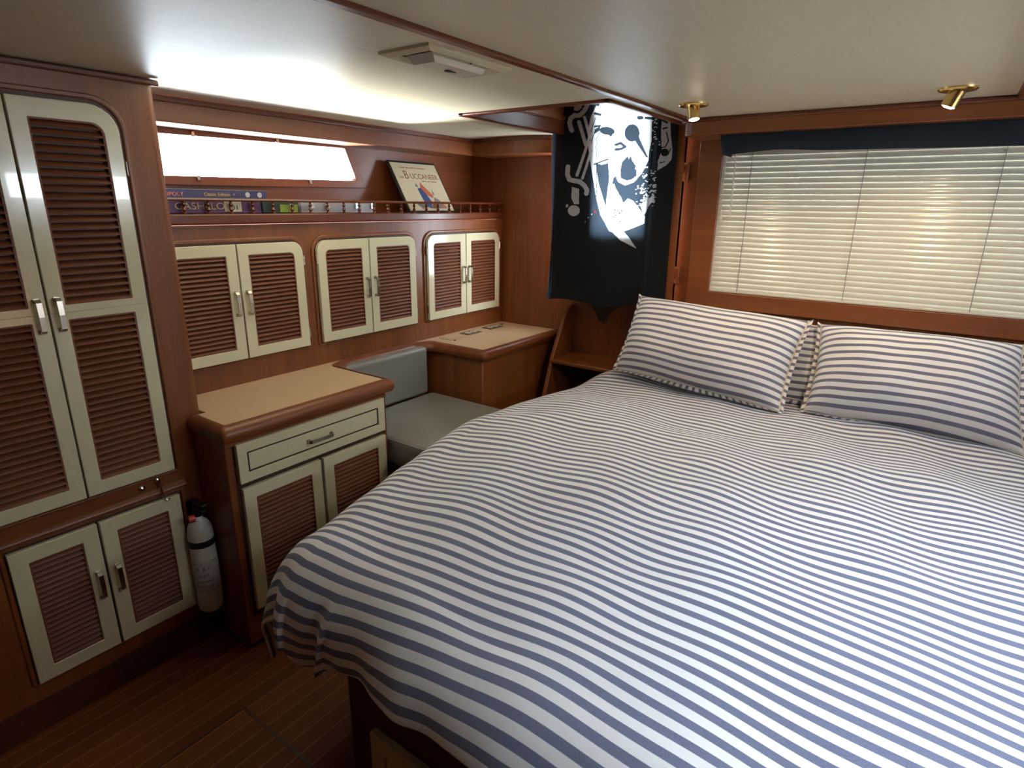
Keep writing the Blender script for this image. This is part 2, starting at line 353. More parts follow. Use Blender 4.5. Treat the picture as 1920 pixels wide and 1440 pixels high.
# starboard wall with its window, forward wall with a doorway
S = [(1.45, 1.555), (2.32, 1.555), (2.32, 1.725), (1.45, 1.725)]
struct(wall_holed('wall_right', 'teak', XR, XR+.05, (-1.4, 0, YB, ZC), S))
w2 = struct(bpy.data.objects.new('window_2', None)); COL.objects.link(w2); w2.location = (XR, 1.9, 1.55)
mb = MB(); ring(mb, offs(S, .03), offs(S, -.003), 0, 1); mb.v = [(XR-.015 if y == 0 else XR+.04, a, z) for a, y, z in mb.v]; mb.build('window_frame', 'teak_y', w2)
MB().prism(S, XR+.040, XR+.044, lambda p, q, a: (a, p, q)).build('pane', 'glass', w2, smooth=0)
m = MB(); m.box(-2.6, .18, YF-.04, YF, 0, ZC); m.box(1.05, XR+.1, YF-.04, YF, 0, ZC); m.box(.18, 1.05, YF-.04, YF, 1.87, ZC)
struct(m.build('wall_front', 'teak', smooth=0))
struct(MB().box(.181, 1.049, YF-.03, YF-.005, .001, 1.869).build('added_door', 'teak_dark', smooth=0))  # unseen panel, added to keep sky light out of the doorway
struct(MB().box(-1.99, -1.982, -1.2, .93, 0, .10).build('baseboard_left', 'base_wood', smooth=0))
# ------------------------------------------------------------------ louvred doors (built facing -y, x to the right, z up)
def handle(parent, x, z, L=.085, horiz=False, y=-.02, name='handle'):
    mb = MB(); h = L/2
    O1 = [(-h-.005, y), (-h-.004, y-.013), (-h+.004, y-.021), (0, y-.0235), (h-.004, y-.021), (h+.004, y-.013), (h+.005, y)]
    I1 = [(h, y), (h-.001, y-.010), (h-.007, y-.0165), (0, y-.0185), (-h+.007, y-.0165), (-h+.001, y-.010), (-h, y)]
    for k in range(6):
        q4 = [O1[k], O1[k+1], I1[5-k], I1[6-k]]
        if horiz: mb.prism(q4, z-.0065, z+.0065, lambda p, q, a: (x+p, q, a))
        else: mb.prism(q4, x-.0065, x+.0065, lambda p, q, a: (a, q, z+p))
    for s in (-1, 1):
        if horiz: mb.box(x+s*h-.006, x+s*h+.006, y-.004, y, z-.007, z+.007)
        else: mb.box(x-.007, x+.007, y-.004, y, z+s*h-.006, z+s*h+.006)
    return mb.build(name, 'nickel', parent, local=True)
def door(parent, x0, z0, w_, h_, round_side=None, openings=None, stile=.042, hand=None, hinge=None, R=.045, T=.020, pitch=.0172, name='door', hz=None):
    # openings: list of (z_from, z_to) relative to the door
    ops = openings or [(stile, h_-stile)]
    mb = MB(); cuts = [0]+[(ops[i][1]+ops[i+1][0])/2 for i in range(len(ops)-1)]+[h_]
    for i, (a, b_) in enumerate(ops):
        top = i == len(ops)-1
        ro = [.002]*4; ri = [.003]*4
        if top and round_side == 'R': ro[2] = R; ri[2] = R*.45
        if top and round_side == 'L': ro[3] = R; ri[3] = R*.45
        ring(mb, rrect(0, cuts[i], w_, cuts[i+1], ro), rrect(stile, a, w_-stile, b_, ri), -T, -.002)
    d = mb.build(name, 'cream', parent, bevel=.0022, local=True); d.location = (x0, 0, z0)
    for a, b_ in ops:
        lv = MB(); n = max(3, int(round((b_-a)/pitch))); p = (b_-a)/n; X0, X1 = stile-.003, w_-stile+.003
        for k in range(n):
            zc = a+(k+.5)*p
            prof = []
            for t in range(8):
                q = 2*PI*t/8; uu, vv = .62*p*math.cos(q), .0024*math.sin(q)
                ca, sa = math.cos(.72), math.sin(.72)
                prof.append((-.0105+uu*-ca+vv*sa*-1, zc-uu*sa+vv*ca))
            lv.prism(prof, X0, X1, lambda pp, qq, s_: (s_, pp, qq))
        lo = lv.build('louver_panel', 'louver_wood', d, local=True)
        tr = MB(); ri = [.003]*4
        if (a, b_) == ops[-1] and round_side == 'R': ri[2] = R*.45
        if (a, b_) == ops[-1] and round_side == 'L': ri[3] = R*.45
        ring(tr, rrect(stile-.001, a-.001, w_-stile+.001, b_+.001, ri), rrect(stile+.004, a+.004, w_-stile-.004, b_-.004, [max(.002, q-.004) for q in ri]), -T+.0015, -.004)
        tr.build('louver_surround', 'louver_wood', d, local=True)
    if hand: handle(d, stile*.52 if hand == 'L' else w_-stile*.52, hz if hz is not None else h_*.5, y=-T)
    if hinge:
        xx = -.004 if hinge == 'L' else w_+.004
        for zz in (h_*.13, h_*.87):
            if round_side and zz > h_*.5: zz -= .02
            hb = MB(); hb.tube([(xx, -T*.8, zz-.020), (xx, -T*.8, zz+.020)], .0042, 8); hb.box(xx-.004, xx+.004, -T*.8, -.001, zz-.018, zz+.018)
            hb.build('hinge', 'nickel', d, local=True)
    return d
def face_trim(parent, x0, z0, x1, z1, R=.06, both=True):
    mb = MB(); t = .006; r = [.004, .004, R, R] if both else [.004, .004, R, .004]
    ring(mb, rrect(x0-.020, z0-.014, x1+.020, z1+.022, [q+.012 for q in r]), rrect(x0-.007, z0-.005, x1+.007, z1+.007, r), -.008, 0)
    mb.build('face_frame', 'teak', parent, bevel=.0035, local=True)
    mb = MB(); mb.prism(rrect(x0-.006, z0-.005, x1+.006, z1+.006, r), -.0015, 0, lambda p, q, a: (p, a, q)); mb.build('shade_backing', 'groove_dark', parent, local=True, smooth=0)  # dark sheet stands in for the shade between and behind the slats
# wall lockers on the port side
names = ['cream-framed louvred wall locker next to the tall wardrobe, over the beige dresser top',
         'middle louvred wall locker, above the grey seat back',
         'smallest-looking louvred wall locker, in the corner over the outlet-topped cabinet']
for i, (y0, ym, y1) in enumerate(((.975, 1.252, 1.540), (1.612, 1.897, 2.196), (2.286, 2.588, 2.895))):
    t = thing('wall_cabinet', names[i], 'cabinet', (XH, y0, .955), PI/2, 'louvred wall lockers under the shelf')
    face_trim(t, 0, 0, y1-y0, .440)
    door(t, 0, 0, ym-y0-.003, .440, 'L', hand='R', hinge='L', hz=.218)
    door(t, ym-y0+.003, 0, y1-ym-.003, .440, 'R', hand='L', hinge='R', hz=.218)
# ------------------------------------------------------------------ tall wardrobe
XWD = -1.99
t = thing('wardrobe', 'tall built-in wooden wardrobe with cream-framed louvred doors, at far left', 'wardrobe', (XWD, .30, 0), PI/2)
MB().prism([(-2.425, -.95)]+[(XWD-.02+.02*math.sin(a), .955-.02+.02*math.cos(a)) for a in [k/6*PI/2 for k in range(7)]]+[(XWD, -.95)]+[], 0, ZC, lambda p, q, a: (p, q, a))
mb = MB(); pl = [(-2.425, -.95), (XWD, -.95)]+[(XWD-.03+.03*math.cos(a), .95-.03+.03*math.sin(a)) for a in [k/6*PI/2 for k in range(7)]]+[(-2.425, .95)]
mb.prism(pl, 0, ZC-.002, lambda p, q, a: (p, q, a)); mb.build('carcass', 'teak', t)
MB().box(XWD-.002, XWD+.012, -.95, .958, ZC-.020, ZC-.003).build('cornice', 'teak_dark', t, bevel=.005)
# doors: local x = world y - .30
face_trim(t, .030, .690, .530, 1.805, R=.075, both=False)
door(t, .273, .692, .252, 1.108, 'R', openings=[(.042, .535), (.577, 1.060)], hand='L', hinge='R', R=.07, hz=.553, pitch=.0200, stile=.040)
door(t, .018, .692, .250, 1.108, None, openings=[(.042, .535), (.577, 1.060)], hand='R', hz=.553, pitch=.0200, stile=.040)
face_trim(t, .060, .165, .530, .600, R=.004)
door(t, .284, .165, .242, .435, None, hand='L', hz=.235, pitch=.0175, stile=.044)
door(t, .055, .165, .222, .435, None, hand='R', hz=.235, pitch=.0175, stile=.044)
MB().prism([(0, .612), (-.010, .616), (-.014, .625), (-.010, .634), (0, .640)], -.3, .555, lambda p, q, a: (a, p, q)).build('moulding', 'teak_y', t, local=True)
# second pair off to the left
door(t, -.245, .692, .250, 1.108, None, openings=[(.042, .535), (.577, 1.060)], pitch=.0200, stile=.040)
tag(MB().lathe([(.0, 0), (.011, 0), (.012, .004), (.008, .008), (.0, .009)], 18, Matrix.Translation((XWD+.0005, .722, .655)) @ Matrix.Rotation(PI/2, 4, 'Y')).build('cam_lock', 'chrome', smooth=50), 'small round chrome lock on the wardrobe rail, beside the hook', 'lock')
hk = thing('hook_latch', 'little chrome hook hanging over the right lower wardrobe door', 'hook', (XWD, .772, .660))
MB().lathe([(.0, 0), (.009, 0), (.009, .004), (.004, .006), (.004, .012), (0, .012)], 14, Matrix.Translation((XWD, .772, .665)) @ Matrix.Rotation(PI/2, 4, 'Y')).build('eye_plate', 'chrome', hk)
MB().tube([(XWD+.010, .772, .665), (XWD+.016, .773, .645), (XWD+.022, .775, .620), (XWD+.026, .777, .604), (XWD+.034, .782, .600), (XWD+.036, .788, .606)], .0026, 8).build('hook', 'chrome', hk)
# ------------------------------------------------------------------ fire extinguisher
ex = thing('fire_extinguisher', 'small white fire extinguisher strapped between the wardrobe and the dresser', 'fire extinguisher', (-1.938, .858, .15))
c = Matrix.Translation((-1.938, .858, .15))
MB().lathe([(0, 0), (.034, 0), (.040, .006), (.0415, .02), (.0415, .300), (.038, .325), (.028, .345), (.016, .355), (.014, .365), (0, .366)], 28, c).build('cylinder', 'ext_white', ex)
MB().lathe([(.042, .258), (.0435, .259), (.0435, .281), (.042, .282)], 28, c).build('strap', 'black', ex)
MB().lathe([(.0417, .085), (.0421, .086), (.0421, .205), (.0417, .206)], 28, c).build('label', 'ext_label', ex)
def on_cyl(txt, z, size, mat, a0=-.55):
    me_o = text_part(txt, 'label_text', mat, ex, size, Matrix.Translation((0, 0, 0)))
    for v in me_o.data.vertices:
        x, y = v.co.x, v.co.y; a = a0+x/.0421; r = .0424+v.co.z*.3; v.co = (r*math.cos(a), r*math.sin(a), z+y)
for q_, (tx, zz, sz) in enumerate((('A  B  C', .178, .016), ('FIRE', .150, .020), ('EXTINGUISHER', .128, .009), ('PULL PIN  AIM  SQUEEZE', .108, .005))): on_cyl(tx, zz, sz, 'print_dark' if q_ != 1 else 'print_grey', -.6)
MB().lathe([(0, .362), (.013, .362), (.015, .370), (.015, .392), (.010, .398), (0, .398)], 16, c).build('valve', 'black', ex)
MB().box(-1.955, -1.885, .850, .868, .545, .552).box(-1.960, -1.880, .848, .870, .565, .574).box(-1.958, -1.945, .852, .866, .545, .570).build('lever', 'black', ex, bevel=.002)
MB().lathe([(0, 0), (.012, 0), (.013, .005), (.013, .018), (0, .02)], 16, Matrix.Translation((-1.915, .838, .522)) @ Matrix.Rotation(PI/2, 4, 'X') @ Matrix.Rotation(-.3, 4, 'Y')).build('gauge', 'red', ex)
MB().box(XWD+.001, XWD+.010, .845, .871, .16, .56).build('bracket', 'black', ex)
# ------------------------------------------------------------------ dresser, countertop, seat, corner cabinet
XD = -1.79
dr = thing('dresser', 'wooden dresser with one wide cream drawer above two louvred doors', 'dresser', (XD, .905, 0), PI/2)
MB().box(-2.195, XD, .962, 1.598, .02, .812).box(-1.986, XD, .905, .962, .02, .812).build('carcass', 'teak', dr, bevel=.004)
mb = MB(); mb.prism([(0, .800), (-.006, .796), (-.006, .786), (0, .782)], -.0, .69, lambda p, q, a: (a, p, q)); mb.build('moulding', 'teak_y', dr, local=True)
mb = MB(); mb.box(.024, .680, -.001, .001, .130, .785); mb.build('shade_backing', 'groove_dark', dr, local=True)  # dark colour supplies the shade in the gaps around drawer and louvres
# drawer : local x .030...665, z .652...790
mb = MB(); ring(mb, rrect(0, 0, .638, .140, [.003]*4), rrect(.034, .034, .604, .106, [.003]*4), -.020, -.002)
d = mb.build('drawer', 'cream', dr, bevel=.002, local=True); d.location = (.030, 0, .650)
mb = MB(); mb.box(.040, .598, -.018, -.003, .040, .100); mb.build('drawer_panel', 'cream', d, local=True, bevel=.0015)
mb = MB(); ring(mb, rrect(.0335, .0335, .6045, .1065, [.002]*4), rrect(.0402, .0402, .5978, .0998, [.002]*4), -.0150, -.003); mb.build('inlay', 'groove_dark', d, local=True)
handle(d, .319, .068, L=.10, horiz=True, y=-.018)
door(dr, .035, .160, .310, .470, None, stile=.044, pitch=.0175, hand='R', hz=.12)
door(dr, .357, .160, .310, .470, None, stile=.044, pitch=.0175, hand='L', hz=.12)
# continuous laminate worktop wrapping dresser, seat alcove and corner cabinet
def fillet(P, r, n=6):
    out = []
    for i, p in enumerate(P):
        p = Vector(p[:2]); a = Vector(P[i-1][:2]); b_ = Vector(P[(i+1) % len(P)][:2]); rr = P[i][2] if len(P[i]) > 2 else r
        if rr <= 0: out.append(tuple(p)); continue
        d1 = (a-p).normalized(); d2 = (b_-p).normalized()
        for k in range(n+1):
            t_ = k/n; q = p+d1*rr*(1-t_)**2+d2*rr*t_**2; out.append(tuple(q))
    return out
zt = .853
OUT = [(XH, .956, 0), (-1.985, .956, 0), (-1.985, .892, 0), (-1.765, .892, .02), (-1.765, 1.640, .025), (-2.105, 1.640, .035), (-2.155, 1.72, .03), (-2.155, 2.16, .03), (-2.105, 2.225, .03), (-1.765, 2.225, .03), (-1.765, YB, 0), (XH, YB, 0)]
INN = [(XH, .956, 0), (-1.985, .956, 0), (-1.985, .925, 0), (-1.805, .925, .006), (-1.805, 1.612, .006), (-2.150, 1.612, .02), (-2.190, 1.70, .02), (-2.190, 2.18, .02), (-2.150, 2.262, .02), (-1.800, 2.262, .012), (-1.800, YB, 0), (XH, YB, 0)]
O_, I_ = fillet(OUT, 0), fillet(INN, 0)
wt = thing('worktop', 'beige laminate worktop with rounded wooden edge running from wardrobe to corner', 'worktop', (-2.0, 1.9, zt-.04))
MB().prism(I_, zt-.030, zt, lambda p, q, a: (p, q, a)).build('laminate_top', 'laminate', wt, smooth=0)
mb = MB(); n = len(O_)
lev = [(0, 0, .003), (.35, 0, .003), (.75, 0, -.004), (1, 0, -.016), (1, 0, -.032), (.85, 0, -.044), (.0, 0, -.044)]
for f_, _, dz in lev:
    for i in range(n):
        a, b_ = Vector(I_[i]), Vector(O_[i]); q = a+(b_-a)*f_; mb.v.append((q.x, q.y, zt+dz))
m_ = len(lev)
for i in range(1, n-2):
    for k in range(m_-1): mb.f.append((k*n+i, k*n+i+1, (k+1)*n+i+1, (k+1)*n+i))
mb.build('edge_moulding', 'teak_y', wt, smooth=50)
# seat bench
se = thing('bench_seat', 'grey vinyl cushioned seat built in between dresser and corner cabinet', 'seat', (-1.85, 1.91, 0))
MB().box(-2.19, -1.66, 1.602, 2.218, .02, .470).build('base', 'base_wood', se, smooth=0)
def cushion(x0, x1, y0, y1, z0, z1, name, parent, mat, r=.03, crown=.01):
    bm = bmesh.new(); bmesh.ops.create_cube(bm, size=1)
    for v in bm.verts: v.co = Vector(((x0+x1)/2+v.co.x*(x1-x0), (y0+y1)/2+v.co.y*(y1-y0), (z0+z1)/2+v.co.z*(z1-z0)))
    bmesh.ops.bevel(bm, geom=bm.edges[:], offset=r, segments=5, profile=.6, affect='EDGES')
    mb = MB(); mb.v = [tuple(v.co) for v in bm.verts]; mb.f = [tuple(v.index for v in f.verts) for f in bm.faces]; bm.free()
    return mb.build(name, mat, parent, smooth=60)
cushion(-2.11, -1.575, 1.606, 2.210, .475, .597, 'seat_cushion', se, 'vinyl_grey', .030)
cushion(-2.185, -2.115, 1.665, 2.195, .590, .840, 'back_cushion', se, 'vinyl_grey', .022)
MB().tube([(-2.09, 1.612, .589), (-1.60, 1.612, .589), (-1.581, 1.63, .589), (-1.581, 2.19, .589), (-1.60, 2.204, .589), (-2.09, 2.204, .589)], .0035, 6).build('piping', 'vinyl_grey', se)
cc = thing('corner_cabinet', 'plain wooden cabinet in the corner under the worktop, beside the ladder', 'cabinet', (-1.99, 2.58, 0))
MB().box(-2.195, -1.795, 2.248, YB-.002, .0, .812).build('carcass', 'teak', cc, bevel=.004)
MB().box(-1.800, -1.785, 2.244, YB-.002, .796, .809).build('moulding', 'teak_y', cc, bevel=.003)
# fittings on the worktop corner
def outlet(y0, lab):
    o = thing('power_outlet', lab, 'outlet', (-2.12, y0+.05, zt), 0, 'outlets set in the worktop')
    MB().box(-2.155, -2.085, y0, y0+.118, zt+.0005, zt+.004).build('cover_plate', 'outlet_brown', o, bevel=.0015)
    for k in (0, 1):
        cx = y0+.036+k*.048
        s = MB().lathe([(0, 0), (.019, 0), (.019, .003), (0, .0035)], 18, Matrix.Translation((-2.120, cx, zt+.004))).build('socket', 'outlet_ivory', o)
        MB().box(-2.127, -2.125, cx-.005, cx+.001, zt+.0076, zt+.0079).box(-2.117, -2.115, cx-.005, cx+.001, zt+.0076, zt+.0079).build('slot', 'black', s)
outlet(2.49, 'brown duplex outlet plate in worktop, next to the ivory cover')
outlet(2.69, 'brown duplex outlet plate in worktop, nearer the bulkhead corner')
MB_ = MB().box(-2.165, -2.075, 2.335, 2.470, zt+.0005, zt+.004).box(-2.155, -2.085, 2.35, 2.455, zt+.004, zt+.006)
tag(MB_.build('cover_plate', 'laminate', bevel=.0015), 'flat beige cover plate on the corner worktop, left of both outlets', 'plate')
for (x, y, lb) in ((-2.06, 2.345, 'tiny black plug hole in worktop near the seat corner'), (-2.135, 2.86, 'tiny black plug hole in worktop by the bulkhead')):
    tag(MB().lathe([(0, 0), (.006, 0), (.007, .002), (.004, .004), (0, .004)], 12, Matrix.Translation((x, y, zt+.0005))).build('plug', 'black'), lb, 'plug')
# ------------------------------------------------------------------ shelf with turned gallery rail
sh = thing('shelf', 'long wooden shelf with a turned-spindle gallery rail under the side window', 'shelf', (-2.3, 1.95, 1.465))
MB().box(XU+.001, -2.180, .952, YB-.001, 1.468, 1.506).build('board', 'teak_dark', sh, bevel=.006)
rl = MB().prism([(-2.203, 1.549), (-2.187, 1.549), (-2.184, 1.554), (-2.187, 1.560), (-2.203, 1.560), (-2.206, 1.554)], .952, YB-.001, lambda p, q, a: (p, a, q)).build('rail', 'teak_dark', sh)
y = 1.00
proto = None
while y < YB-.02:
    if proto is None:
        proto = MB().lathe([(0, 1.506), (.007, 1.506), (.007, 1.510), (.004, 1.513), (.0085, 1.520), (.005, 1.528), (.0035, 1.530), (.0085, 1.538), (.004, 1.545), (.006, 1.549), (0, 1.549)], 10, Matrix.Translation((-2.195, 0, 0))).build('spindle', 'teak_dark', sh)
        base_y = proto.location.y; proto.location.y = base_y+y
    else:
        p_ = proto.copy(); COL.objects.link(p_); p_.parent = sh; p_.location.y = base_y+y
    y += .0865
RX = Matrix(((0, 0, 1, 0), (1, 0, 0, 0), (0, 1, 0, 0), (0, 0, 0, 1)))       # text facing +x, reading along +y
def gamebox(name, lab, y0, y1, x0, x1, z0, z1, mat, cat, lid=None):
    o = thing(name, lab, cat, ((x0+x1)/2, (y0+y1)/2, z0)); MB().box(x0, x1, y0, y1, z0, z1).build('box', mat, o, bevel=.0015)
    if lid: MB().box(x0-.001, x1+.0012, y0-.001, y1+.0012, z1-.010, z1+.0015).build('lid', lid, o, bevel=.0015)
    return o
def txt(o, s_, y, z, size, mat, x=-2.2138, sx=1):
    M = wm(o).inverted() @ Matrix.Translation((x, y, z)) @ RX; return text_part(s_, 'lettering', mat, o, size, M, sx=sx)
g1 = gamebox('board_game', 'purple money board game box behind the rail, under another game', .962, 1.395, -2.415, -2.215, 1.507, 1.556, 'print_purple', 'board game')
txt(g1, 'CASHFLO', 1.155, 1.531, .034, 'print_gold', sx=1.25)
MB().box(-2.2148, -2.2136, 1.245, 1.312, 1.513, 1.551).build('badge', 'print_cream', g1, smooth=0); txt(g1, '101', 1.278, 1.526, .024, 'print_dark', x=-2.2130, sx=1.3)
g2 = gamebox('board_game', 'thin navy property board game box lying on top of the purple one', .962, 1.425, -2.410, -2.220, 1.5575, 1.590, 'print_navy', 'board game')
txt(g2, 'MONOPOLY', 1.045, 1.572, .018, 'print_pink', x=-2.2185, sx=1.15); txt(g2, 'Classic Edition  =', 1.235, 1.573, .017, 'print_gold', x=-2.2185)
for yy in (1.345, 1.395): MB().lathe([(0, 0), (.010, 0), (.010, .0008), (0, .001)], 12, Matrix.Translation((-2.2195, yy, 1.574)) @ Matrix.Rotation(PI/2, 4, 'Y')).build('emblem', 'plastic_grey', g2)
g3 = gamebox('board_game', 'small dark box with green picture between the games and the silver case', 1.402, 1.565, -2.40, -2.218, 1.507, 1.553, 'print_dark', 'board game')
MB().box(-2.2178, -2.2168, 1.478, 1.560, 1.510, 1.540).build('picture', 'print_green', g3, smooth=0)
g4 = gamebox('storage_case', 'silver-grey flat case with bright sunlit lid on the shelf', 1.580, 1.985, -2.412, -2.222, 1.507, 1.556, 'plastic_grey', 'case', lid='plastic_grey')
for yy in (1.62, 1.70, 1.86, 1.95): MB().box(-2.222, -2.214, yy, yy+.022, 1.522, 1.552).build('clasp', 'chrome', g4, bevel=.002)
# record cover leaning on the wall
lp = thing('record_cover', 'black-framed record cover with cream picture leaning on the wooden wall', 'record', (-2.232, 2.232, 1.507))
Lp = .345; lean = math.radians(31)
def lpM(): return Matrix.Translation((-2.238, 2.225+Lp/2, 1.508)) @ Matrix.Rotation(-lean, 4, 'Y') @ Matrix(((0, 0, 1, 0), (1, 0, 0, 0), (0, 1, 0, 0), (0, 0, 0, 1)))
ML = lpM()                      # local: x right, y up along the cover, z out
inv = wm(lp).inverted()
def lpart(name, mat, polys, z0, z1):
    mb = MB()
    for P in polys: mb.prism(P, z0, z1, lambda p, q, a: ML @ Vector((p, q, a)))
    return mb.build(name, mat, lp, smooth=0)
H_ = .292
lpart('frame', 'black', [[(-Lp/2, 0), (Lp/2, 0), (Lp/2, H_), (-Lp/2, H_)]], -.012, 0)
lpart('cover_print', 'print_cream', [[(-Lp/2+.009, .008), (Lp/2-.007, .008), (Lp/2-.007, H_-.010), (-Lp/2+.009, H_-.010)]], 0, .0006)
def lptext(s_, x, y_, size, mat, sx=1): text_part(s_, 'lettering', mat, lp, size, inv @ ML @ Matrix.Translation((x, y_, .0009)), sx=sx, ext=.0003)
lptext('UCCANEER', .045, .205, .042, 'print_brown', .95); lptext('B', -.085, .211, .066, 'print_brown', .9); lptext('THE', -.122, .197, .015, 'print_brown')
lptext('WITH  LAKE  BURTON', .070, .178, .011, 'print_brown'); lptext('ORIGINAL  MUSIC  FROM  THE  SOUNDTRACK', -.02, .254, .010, 'print_orange', .9)
lpart('picture', 'print_blue', [[(-.045, .135), (-.020, .140), (.000, .110), (.020, .060), (.0, .020), (-.030, .030), (-.040, .085)]], .0006, .0012)
lpart('picture', 'print_orange', [[(-.020, .140), (-.008, .172), (.006, .150), (.050, .095), (.040, .080), (.005, .100)], [(.085, .030), (.100, .05), (.12, .02)]], .0012, .0018)
lpart('picture', 'print_grey', [[(-.10, .045), (-.070, .060), (-.04, .050), (-.03, .020), (-.07, .02)], [(.03, .02), (.05, .085), (.075, .075), (.10, .05), (.12, .02)], [(-.055, .150), (-.040, .165), (-.035, .140)], [(.050, .100), (.058, .130), (.064, .100)]], .0012, .0016)
lpart('picture', 'print_brown', [[(.0, .02), (.03, .06), (.05, .05), (.07, .02)]], .0018, .0022)
# ------------------------------------------------------------------ pirate flag hanging in the companionway
def raster_flag():
    # design drawn in its own sheet coordinates (sheet px), 1 px = 2.58 mm about; sheet maps linearly on the cloth
    X0, X1, Z0, Z1 = -1.70, -1.065, 1.075, 2.30
    NX, NZ = 318, 612
    xs = (np.arange(NX)+.5)/NX; zs = (np.arange(NZ)+.5)/NZ
    # sheet coords (crop units): u 0..~800, v downwards; corners measured: (x=-1.70 -> u=40@bottom..75@top)
    Xw = X0+(X1-X0)*xs[None, :]; Zw = Z0+(Z1-Z0)*zs[:, None]
    # homography-free mapping: perspective coefficients of the sheet as drawn
    P = np.stack([Xw+0*Zw, 0*Xw+0*Zw+2.70, Zw-CZ+0*Xw], -1)
    r, u, f = np.array(_r), np.array(_u), np.array(_f); den = P@f
    U = ((960+FPX*(P@r)/den)-1030)*3.512; V = ((720-FPX*(P@u)/den)-170)*3.512
    W = np.zeros(U.shape, np.int8)
    def poly(pts, val, cond=None):
        ins = np.zeros(U.shape, bool); n = len(pts)
        for i in range(n):
            (xa, ya), (xb, yb) = pts[i-1], pts[i]
            if ya == yb: continue
            c_ = ((ya > V) != (yb > V)) & (U < (xb-xa)*(V-ya)/(yb-ya)+xa); ins ^= c_
        W[ins] = val
    def stroke(pts, w_, val):
        for (xa, ya), (xb, yb) in zip(pts[:-1], pts[1:]):
            dx, dy = xb-xa, yb-ya; t_ = np.clip(((U-xa)*dx+(V-ya)*dy)/(dx*dx+dy*dy+1e-9), 0, 1)
            W[((U-xa-t_*dx)**2+(V-ya-t_*dy)**2) < (w_/2)**2] = val
    def ell(cx, cy, rx, ry, val, rot=0):
        c_, s_ = math.cos(rot), math.sin(rot); a = (U-cx)*c_+(V-cy)*s_; b_ = -(U-cx)*s_+(V-cy)*c_
        W[(a/rx)**2+(b_/ry)**2 < 1] = val
    A = lambda L: [(x*.5853, y*.5853+35.1) for x, y in L]          # left detail sheet
    Bf = lambda L: [(x*.7317+351, y*.7317+35.1) for x, y in L]     # right detail sheet
    # main skull mass
    poly([(300,115),(335,60),(335,-420),(760,-420),(760,160),(672,185),(668,330),(655,400),(650,460),(610,545),(560,603),(500,625),(455,600),(440,560),(430,600),(440,640),(470,690),(490,740),(520,710),(555,725),(590,770),(630,830),(625,875),(560,903),(500,925),(440,940),(405,925),(370,850),(390,780),(385,720),(392,600),(345,485),(320,480),(290,440),(262,420),(250,330),(255,240),(270,170)], 1)
    poly([(250,300),(262,420),(290,560),(318,700),(350,820),(400,905),(470,985),(578,1043),(530,970),(480,915),(400,800),(370,720),(335,610),(312,480),(280,330)], 1)
    poly([(345,490),(395,478),(402,560),(398,620),(385,735),(360,680),(340,620)], 0)
    ell(385,265,48,26,0,.15); poly([(425,262),(415,300),(400,300),(405,265)],0)
    ell(545,278,50,57,0); poly([(560,320),(590,300),(648,440),(635,435)],0)
    stroke([(440,356),(470,345),(500,368),(472,384),(440,388)],17,0)
    poly([(480,470),(515,430),(530,400),(545,455),(575,500),(577,560),(545,585),(510,592),(472,575),(470,520)],0)
    poly([(450,610),(500,635),(560,615),(620,560),(655,480),(690,420),(705,520),(690,680),(640,760),(600,770),(560,725),(520,705),(490,720),(460,680)],0)
    poly([(505,405),(530,395),(540,420),(525,450)],1); poly([(428,575),(445,560),(440,610),(420,620)],0)
    stroke([(300,150),(338,158)],16,0); stroke([(300,235),(340,232)],12,0); stroke([(322,90),(325,60),(315,30),(322,-400)],26,0)
    stroke([(305,180),(275,260),(268,330)],5,0); stroke([(300,270),(280,330),(285,400)],6,0); poly([(300,255),(340,235),(340,262),(300,285)],0)
    stroke([(340,275),(310,320),(322,345),(308,370),(322,395),(315,420),(322,450)],4,0); stroke([(300,485),(345,470),(395,452)],9,0)
    stroke([(590,178),(608,178)],22,0); stroke([(635,178),(760,185)],18,0); stroke([(318,500),(322,600),(318,700)],5,0)
    for _ in range(26): ell(random.uniform(430,490), random.uniform(760,865), random.uniform(2,6), random.uniform(2,5), 0)
    # crossed sword left
    poly(A([(270,-400),(355,-400),(352,130),(310,168),(268,160)]),1); stroke(A([(415,-40),(412,110),(375,170),(330,215),(275,215),(235,250),(225,300),(235,350),(250,385)]),30,1)
    stroke(A([(325,290),(405,545)]),24,1); stroke(A([(385,235),(455,470)]),20,1)
    stroke(A([(460,420),(315,890)]),19,1); stroke(A([(500,520),(375,925)]),18,1)
    stroke(A([(215,795),(210,880),(235,940),(300,955),(345,962),(400,1010),(430,1060),(422,1095)]),31,1)
    poly(A([(262,1022),(342,1045),(342,1218),(290,1215),(260,1150)]),1); ell(288*.5853,1290*.5853+35.1,38,36,1); ell(212*.5853,1235*.5853+35.1,8,11,1,.5)
    # right bone and splatter
    poly(Bf([(522,150),(595,150),(600,350),(615,480),(605,570),(560,620),(482,668),(485,590),(520,480),(512,350)]),1)
    stroke(Bf([(530,290),(565,280)]),10,0); stroke(Bf([(560,320),(578,400),(550,455),(515,462)]),7,0); ell(545*.7317+351,505*.7317+35,26,26,0); stroke(Bf([(500,600),(540,590)]),6,0); stroke(Bf([(575,520),(600,470)]),6,0); stroke(Bf([(530,215),(565,235)]),14,0)
    for _ in range(16): ell(*[a for a in Bf([(random.uniform(440,508), random.uniform(200,500))])[0]], random.uniform(4,9), random.uniform(3,6), 1, -.4)
    for _ in range(120):
        k = random.random(); x = random.uniform(300,470) if k > .4 else random.uniform(340,468); y = random.uniform(640,1000) if k > .4 else random.uniform(830,960)
        ell(*Bf([(x, y)])[0], random.uniform(3,9), random.uniform(2.5,6), 1, -.3)
    poly(Bf([(340,980),(460,890),(440,950),(370,1080)]),1)
    ell(1119*3.512-1030*3.512, (397-170)*3.512, 6, 9, 2, .5)
